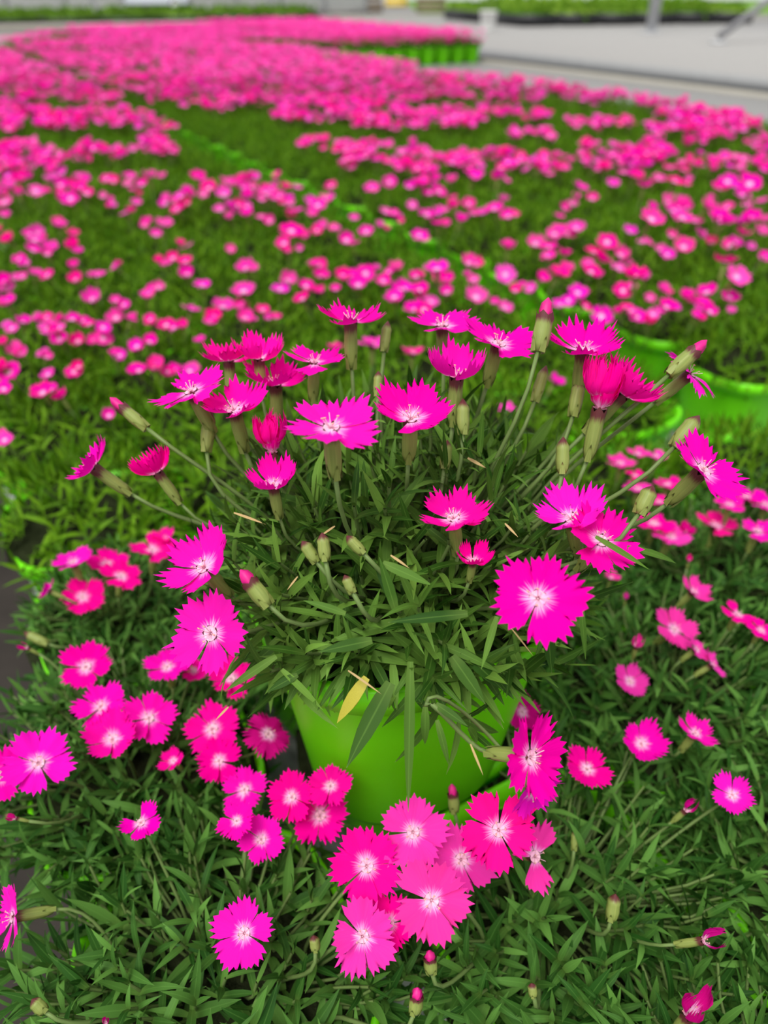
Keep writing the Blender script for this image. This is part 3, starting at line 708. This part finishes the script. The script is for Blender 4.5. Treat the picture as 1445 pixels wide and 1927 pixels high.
BED_FL = CAMZ - .346
def place_bed(px, py, w, hmin=.165, hmax=.30, Dlim=.0365):
    pos = at_height(px, py, BED_FL + random.uniform(-.012, .012)); z = depth_of(pos); D = w * z / FPX
    if D > Dlim:
        z = Dlim * FPX / w; pos = at_depth(px, py, z); D = Dlim
    return pos, D
for i, (px, py, w, asp, phi, cup, colr) in enumerate(NEAR_FLOWERS):
    pos, D = place_bed(px, py, w)
    nrm = cam_normal(asp, phi)
    e, base = objs[owner(pos)]
    c2 = base + np.array((0, 0, POT_H))
    foot = c2 + (pos - c2) * np.array((.55, .55, 0))
    dv = foot[:2] - np.array((HX, HY)); dl = np.hypot(*dv)
    if dl < .095: foot[:2] = np.array((HX, HY)) + dv / dl * .095
    mask = ALL
    if (px, py) in ((1006, 1612),): mask = (0, 2, 3)
    if (px, py) in ((265, 1548), (1388, 1156)): mask = (0, 1, 3, 4)
    crump = cup == 4
    make_flower(e, base, pos, nrm, D * (1.5 if crump else 1), min(cup, 3), colr, foot, mask, crump)
# withered blooms, buds of the nearest plants
for (px, py, w, phi) in ((1322, 1770, 95, 30), (1296, 1908, 150, 80), (30, 1540, 42, 150), (52, 1220, 40, 140), (200, 1925, 40, 90), (1290, 1525, 70, 60)):
    pos, D = place_bed(px, py, w); e, base = objs[owner(pos)]
    c2 = base + np.array((0, 0, POT_H))
    make_flower(e, base, pos, cam_normal(.5, phi), D, 3, 3, c2 + (pos - c2) * np.array((.55, .55, 0)), (0, 1, 3), True)
for (tip, bot, w, pink) in [((808, 1788), (812, 1832), 26, True), ((786, 1858), (780, 1908), 27, True), ((1158, 1682), (1150, 1732), 26, False), ((1082, 1560), (1080, 1600), 14, False), ((590, 1760), (594, 1790), 20, False), ((850, 1475), (855, 1530), 22, True), ((60, 1880), (85, 1905), 24, False), ((30, 1390), (60, 1420), 16, False), ((45, 1190), (90, 1212), 18, False), ((1000, 1850), (1004, 1876), 18, False)]:
    pos = at_height(*bot, .185); e, base = objs[owner(pos)]; c2 = base + np.array((0, 0, POT_H))
    make_bud(e, base, tip, bot, w, depth_of(pos), pink, c2 + (pos - c2) * np.array((.6, .6, 0)))

def simple_obj(e, base, pos, D, tilt=.22):
    n = norm(np.array((random.gauss(0, tilt), random.gauss(-.30, tilt), 1.0)))
    c = random.choices((0, 1, 2, 4, 5), (4, 3, 3, 3, 2 if D > .03 else 4))[0]
    add('flower', random.choice(SIMPLE), e, rel(frame_z(n, random.uniform(0, 6.28), pos, D / 2), base), None, vary(PAL[c]))
for (px, py, w) in MID:
    pos, D = place_bed(px, py, max(14, w * 1.16), Dlim=.040)
    D = max(.020, D); e, base = objs[owner(pos)]
    simple_obj(e, base, pos, D)

# ---- far flowers: rings on every plant beyond the ones read off the photograph
_H = np.random.default_rng(5).random((64, 64))
def patch(x, y, s=.21):
    x = x / s + 100; y = y / s + 100; i, j = int(x), int(y); u, v = x - i, y - j; u = u * u * (3 - 2 * u); v = v * v * (3 - 2 * v)
    h = lambda a, b: _H[a % 64, b % 64]
    return (h(i, j) * (1 - u) + h(i + 1, j) * u) * (1 - v) + (h(i, j + 1) * (1 - u) + h(i + 1, j + 1) * u) * v
def ring_flowers(n, r):
    out = []
    ncl = max(3, n // 4); cl = [(r.random() * 6.28, .055 + .035 * r.random()) for _ in range(ncl)]
    for _ in range(n):
        an, q = cl[r.integers(0, ncl)]; an += r.normal() * .28; q += r.normal() * .013
        out.append(np.array((q * math.cos(an), q * math.sin(an), POT_H + .055 + .022 * r.random())))
    return out
def far_count(z): return int(13 + min(15, max(0, (z - 1.3) * 7)))
BLOOMS = []
for i in range(6):
    r = np.random.default_rng(300 + i); ts = []
    for q in ring_flowers(24, r):
        n = norm(np.array((r.normal() * .25, r.normal() * .25, 1)))
        ts.append(SIMPLE_T[r.integers(0, 5)].tf(frame_z(n, r.random() * 6.28, q, .0155)))
    BLOOMS.append(to_mesh('blooms', join(ts), [M['petal'], M['calyx'], M['stem']]))
fr = np.random.default_rng(99)
for i, p in enumerate(near300):
    if p[5] > 440 or p[6] < 1.0: continue
    e, base = objs[i]
    if p[6] < 2.7:
        for q in ring_flowers(int(1.75 * far_count(p[6])), fr):
            w = q + base; x, y, z = proj(w)
            if patch(w[0], w[1]) < .52 - .06 * (z - 1.5): continue
            if p[2] in (4, 5) and .69 < w[:2] @ AX_B[:2] < .86: continue
            if y > 425 or (y > 320 and random.random() < .55): continue
            simple_obj(e, base, w, .030 * random.uniform(.85, 1.1), .25)
    else:
        add('blooms', BLOOMS[i % 6], e, rotz(random.uniform(0, 6.28)), 'stuff', vary(PAL[random.choice((0, 2, 2, 5, 5))]))

# ---- the remaining plants of the bed, far away: one object
LOW = [simple_flower(c, i + 20, lo=True) for i, c in enumerate((.1, .3, .5))]
LOPOT = pot_template(POT_R, POT_H, 3.6, 12)
FARLEAF = []
for i in range(3):
    lv, st = bed_foliage(160 + i, 40, None, (2, 2), (.03, .045))
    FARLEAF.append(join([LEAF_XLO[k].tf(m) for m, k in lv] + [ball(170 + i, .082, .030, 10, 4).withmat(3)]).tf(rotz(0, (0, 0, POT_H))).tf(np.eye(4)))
for t in FARLEAF: t.mi[t.mi == 0] = 1
parts = []
for i, p in enumerate(rest):
    base = ab(p[0], p[1], 0); Wm = rotz(fr.random() * 6.28, base)
    parts.append(FARLEAF[i % 3].tf(Wm))
    if p[2] >= 16 and p[3] < 38 or p[2] in (0, 4, 5, 15): parts.append(LOPOT.tf(rotz(BROT, base)).withmat(2))
    for q in ring_flowers(30 if p[2] < 16 else 50, fr):
        n = norm(np.array((fr.normal() * .25, fr.normal() * .25, 1)))
        if p[2] >= 16: q = q * np.array((1.15, 1.15, 1)) + np.array((0, 0, fr.uniform(-.05, .04)))
        Pw = (Wm @ np.append(q, 1))[:3]
        if p[2] < 16 and patch(Pw[0], Pw[1], .3) < .36 - .03 * (p[6] - 3): continue
        parts.append(LOW[fr.integers(0, 3)].tf(frame_z(n, fr.random() * 6.28, Pw, .0165)))
far = add('dianthus_field', to_mesh('dianthus_field', join(parts), [M['petal'], M['far_leaf'], M['pot'], M['shade_mound']]), None, None, 'stuff', (.95, .085, .50))
tag(far, 'distant mass of pink dianthus in green pots filling the far end of the bench', 'potted plants')

# ------------------------------------------------------------------ things around the bed
def post(name, px, py, hz, w, h, label, group=None):
    P = at_height(px, py, hz); z0 = 0.0 if hz == 0 else FLOOR; h += 0.0; e = empty(name, (P[0], P[1], z0))
    add('shaft', to_mesh('shaft', join([box(-w / 2, w / 2, -w / 2, w / 2, 0, h), box(-w * .3, w * .3, -w * .55, -w / 2, 0, h)]), [M['steel']]), e)
    add('base_plate', to_mesh('base_plate', box(-w, w, -w, w, 0, .015), [M['steel']]), e)
    return tag(e, label, 'post', group)
post('greenhouse_post', 1224, 62, 0.0, .12, 2.6, 'square grey metal post rising beside the black seedling trays')
post('greenhouse_post', 510, 34, -.1, .13, 2.6, 'pale grey post behind the far edge of the pink bed')
post('greenhouse_post', 178, 28, -.3, .12, 2.6, 'thin grey post at the white film wall on the upper left')
p0 = at_height(1352, 76, 0.03); p1 = p0 + at_depth(1445, 2, depth_of(p0)) - at_depth(1352, 76, depth_of(p0)); dd = p1 - p0
br = empty('diagonal_brace', p0); tag(br, 'slanting grey tube brace at the upper right corner', 'brace')
add('tube', to_mesh('tube', tube([(0, 0, .04), dd * 1.0, dd * 2.2], .04, .04, 10), [M['dark_steel']]), br)
add('foot_plate', to_mesh('foot_plate', box(-.08, .08, -.08, .08, -.028, -.005), [M['steel']]), br)

# seedling trays: black tray with cells of bright green seedlings
M['seedling'] = leaf_material('seedling_leaf', (0.10, 0.24, 0.012), (0.34, 0.55, 0.06), .35)
M['dark_green'] = leaf_material('low_green', (0.09, 0.20, 0.015), (0.24, 0.42, 0.05), .3)
def seed_mat(seed, w, d, h, n, mt, name):
    r = np.random.default_rng(seed); ts = []
    for _ in range(n):
        m = leaf_frame((r.uniform(-w / 2, w / 2), r.uniform(-d / 2, d / 2), r.uniform(.0, h * .55)), r.normal(size=3) * (.8, .8, .4) + (0, 0, .8), (0, 1, .3), r.uniform(.5, 1.0) * h, 2.2)
        ts.append(LEAF_XLO[r.integers(0, 6)].tf(m))
    ts.append(box(-w / 2, w / 2, -d / 2, d / 2, -.03, h * .30))
    return to_mesh(name, join(ts), [mt])
def tray_mesh(w, d, h):
    ts = [box(-w / 2, w / 2, -d / 2, d / 2, 0, .012)]
    for s in (-1, 1):
        ts += [box(-w / 2, w / 2, s * d / 2 - .012, s * d / 2 + .012, 0, h), box(s * w / 2 - .012, s * w / 2 + .012, -d / 2, d / 2, 0, h)]
    for i in range(1, 6): ts.append(box(-w / 2 + w * i / 6 - .01, -w / 2 + w * i / 6 + .01, -d / 2 - .018, -d / 2, 0, h * .9))
    return to_mesh('tray', join(ts), [M['black']])
TR = tray_mesh(.58, 1.6, .16); SM = [seed_mat(400 + i, .50, 1.45, .15 + .05 * (i % 2), 380, M['seedling'], 'seedlings') for i in range(3)]
q0 = at_height(975, 51, 0); q1 = at_height(1425, 44, 0); dq = (q1 - q0); nT = max(3, int(np.linalg.norm(dq) / .66)); yaw = math.atan2(dq[1], dq[0])
for i2 in range(2 * nT):
    i, rw = i2 % nT, i2 // nT
    c = q0 + dq * ((i + .5) / nT); side = norm(np.array((-dq[1], dq[0], 0))); c = c + side * (.85 + 1.75 * rw)
    e = empty('seedling_tray', (c[0], c[1], 0.001)); e.rotation_euler = (0, 0, yaw)
    tag(e, 'black tray of bright green seedlings, %s from left, %s row on grey bench' % (ordw(i + 1), ('front', 'rear')[rw]), 'seedling tray', 'seedling trays on the grey bench')
    add('tray', TR, e); m = np.eye(4); m[2, 3] = .15; add('seedlings', SM[i % 3], e, m, 'stuff')
# strip of low green plants behind the bed, on their own bench
bench(1.2, 8.6, 15.4, 17.3, 'low bench of green foliage behind the far end of the pink bed', 'growing_bench')
LG = [seed_mat(430 + i, .85, 1.1, .15, 420, M['dark_green'], 'foliage') for i in range(2)]
TR2 = tray_mesh(.92, 1.1, .07)
for i in range(6):
    c = ab(16.3, 2.0 + 1.03 * i, .001)
    e = empty('foliage_tray', c); e.rotation_euler = (0, 0, BROT)
    tag(e, 'tray of dark green foliage behind the pink bed, %s from the left' % ordw(i + 1), 'plant tray', 'foliage trays behind the bed')
    add('tray', TR2, e); m = np.eye(4); m[2, 3] = .065; add('foliage', LG[i % 2], e, m, 'stuff')

# white film walls behind the bed, in panels
def film_wall(name, pa, pb, npan):
    e = empty(name, at_height(*pa, FLOOR)); e['kind'] = 'structure'
    W0 = np.array(e.location); W1 = at_height(*pb, FLOOR); dv = W1 - W0; LW = np.linalg.norm(dv[:2]); e.rotation_euler = (0, 0, math.atan2(dv[1], dv[0]))
    pm = to_mesh('panel', box(.03, LW / npan - .03, -.02, .02, .25, 3.6), [M['film']]); bm_ = to_mesh('mullion', box(-.05, .05, -.06, .06, 0, 3.7), [M['steel']]); kb = to_mesh('kickboard', box(.03, LW / npan - .03, -.03, .03, 0, .25), [M['concrete']])
    for i in range(npan + 1):
        m = np.eye(4); m[0, 3] = LW * i / npan; add('mullion', bm_, e, m)
        if i < npan: add('panel', pm, e, m); add('kickboard', kb, e, m)
film_wall('wall_left', (-700, 40), (238, 34), 8)
film_wall('wall_back', (362, 30), (690, 26), 4)

# parked van outside
M['van'] = simple('van_paint', (0.72, 0.76, 0.84), 0.3, 0.6, .04, 1); M['tyre'] = simple('tyre', (0.02, 0.02, 0.022), .8, .2, .2, 8); M['rim'] = simple('wheel_rim', (0.75, 0.75, 0.76), .4, .5, .1, 5); M['glass'] = simple('van_glass', (0.05, 0.07, 0.08), .1, .6, .1, 3)
vw = at_height(333, 23, FLOOR); v = empty('parked_van', (vw[0] - 1.9, vw[1], FLOOR)); tag(v, 'pale parked van seen past the white film wall', 'van')
def van_body():
    prof = [(-2.9, .38), (2.5, .38), (2.62, .75), (2.5, 1.05), (1.75, 1.2), (1.1, 1.95), (-2.85, 2.0), (-2.95, .9)]
    n = len(prof); V = [(x, y, z) for y in (-.05, 1.75) for x, z in prof]; F = []
    for i in range(n):
        j = (i + 1) % n; F += [(i, j, n + j), (i, n + j, n + i)]
    for i in range(1, n - 1): F += [(0, i + 1, i), (n, n + i, n + i + 1)]
    return T(V, [(.5, .5)] * (2 * n), F)
add('body', to_mesh('body', van_body(), [M['van']], False), v)
add('bumper', to_mesh('bumper', box(-2.98, 2.66, -.08, 1.78, .24, .42), [M['black']]), v)
add('side_window', to_mesh('side_window', box(.1, 1.0, -.07, -.04, 1.25, 1.8), [M['glass']]), v)
wheel = to_mesh('wheel', lathe([(.01, -.11), (.32, -.11), (.34, -.06), (.34, .08), (.30, .11), (.01, .11)], 24), [M['tyre']]); hub = to_mesh('hub_cap', lathe([(.01, .14), (.12, .135), (.22, .12), (.23, .10)], 20), [M['rim']])
for x in (-1.9, 1.9):
    m = np.array(((1, 0, 0, x), (0, 0, -1, -.02), (0, 1, 0, .34), (0, 0, 0, 1.0)))
    w_ = add('wheel', wheel, v, m); add('hub_cap', hub, w_)

# clutter on the concrete behind the bed: crates, pots, bucket
M['white_p'] = simple('white_plastic', (0.80, 0.80, 0.78), .45, .4, .06, 6); M['yellow_p'] = simple('yellow_plastic', (0.80, 0.55, 0.02), .45, .4, .1, 6); M['terra'] = simple('terracotta', (0.35, 0.14, 0.06), .7, .2, .2, 10); M['brown'] = simple('brown_card', (0.22, 0.17, 0.12), .8, .2, .2, 6)
def bucket(px, py, hz, r, h, mt, label, handle=True, name='bucket'):
    P = at_height(px, py, hz); e = empty(name, P)
    add('body', to_mesh('body', lathe([(.001, 0), (r * .78, 0), (r * .8, .01), (r, h * .93), (r * 1.06, h * .94), (r * 1.06, h), (r * .96, h), (r * .76, .02), (.001, .02)], 24), [mt]), e)
    if handle:
        t = np.linspace(0, math.pi, 12); add('handle', to_mesh('handle', tube(np.stack([r * 1.05 * np.cos(t), -r * .5 * np.sin(t), h * .95 + r * .8 * np.sin(t)], 1), .006, .006, 5), [M['dark_rail']]), e)
    return tag(e, label, 'bucket')
def crate(px, py, hz, w, d, h, mt, label, name='crate'):
    P = at_height(px, py, hz); e = empty(name, P)
    add('bottom', to_mesh('bottom', box(-w / 2, w / 2, -d / 2, d / 2, 0, .02), [mt]), e)
    for s in (-1, 1):
        for k in range(3):
            z0 = .02 + k * (h - .02) / 3; z1 = z0 + (h - .02) / 3 * .78
            add('slat', to_mesh('slat', box(-w / 2, w / 2, s * d / 2 - .012, s * d / 2 + .012, z0, z1), [mt]), e)
            add('slat', to_mesh('slat', box(s * w / 2 - .012, s * w / 2 + .012, -d / 2, d / 2, z0, z1), [mt]), e)
        for s2 in (-1, 1):
            add('corner_post', to_mesh('corner_post', box(s * w / 2 - .025, s * w / 2 + .025, s2 * d / 2 - .025, s2 * d / 2 + .025, 0, h), [mt]), e)
    return tag(e, label, 'crate')
bucket(917, 58, 0.0, .12, .24, M['white_p'], 'white bucket on the bench beside the far right block of dianthus')
bucket(890, 30, FLOOR, .35, .7, M['white_p'], 'large white tub on the pale floor behind the far right block')
bucket(1062, 22, FLOOR, .5, 1.0, M['white_p'], 'big white tub above the left seedling trays')
crate(745, 12, FLOOR, 1.6, 1.0, .8, M['yellow_p'], 'yellow crate on the pale floor far behind the bed')
crate(690, 24, FLOOR, 1.8, 1.0, .9, M['brown'], 'brown crate standing left of the yellow crate far behind the bed')
crate(810, 24, FLOOR, 1.6, 1.0, .8, M['brown'], 'brown crate standing right of the yellow crate far behind the bed')
crate(600, 24, FLOOR, 1.4, 1.0, .9, M['white_p'], 'white crate on the floor behind the pale post')
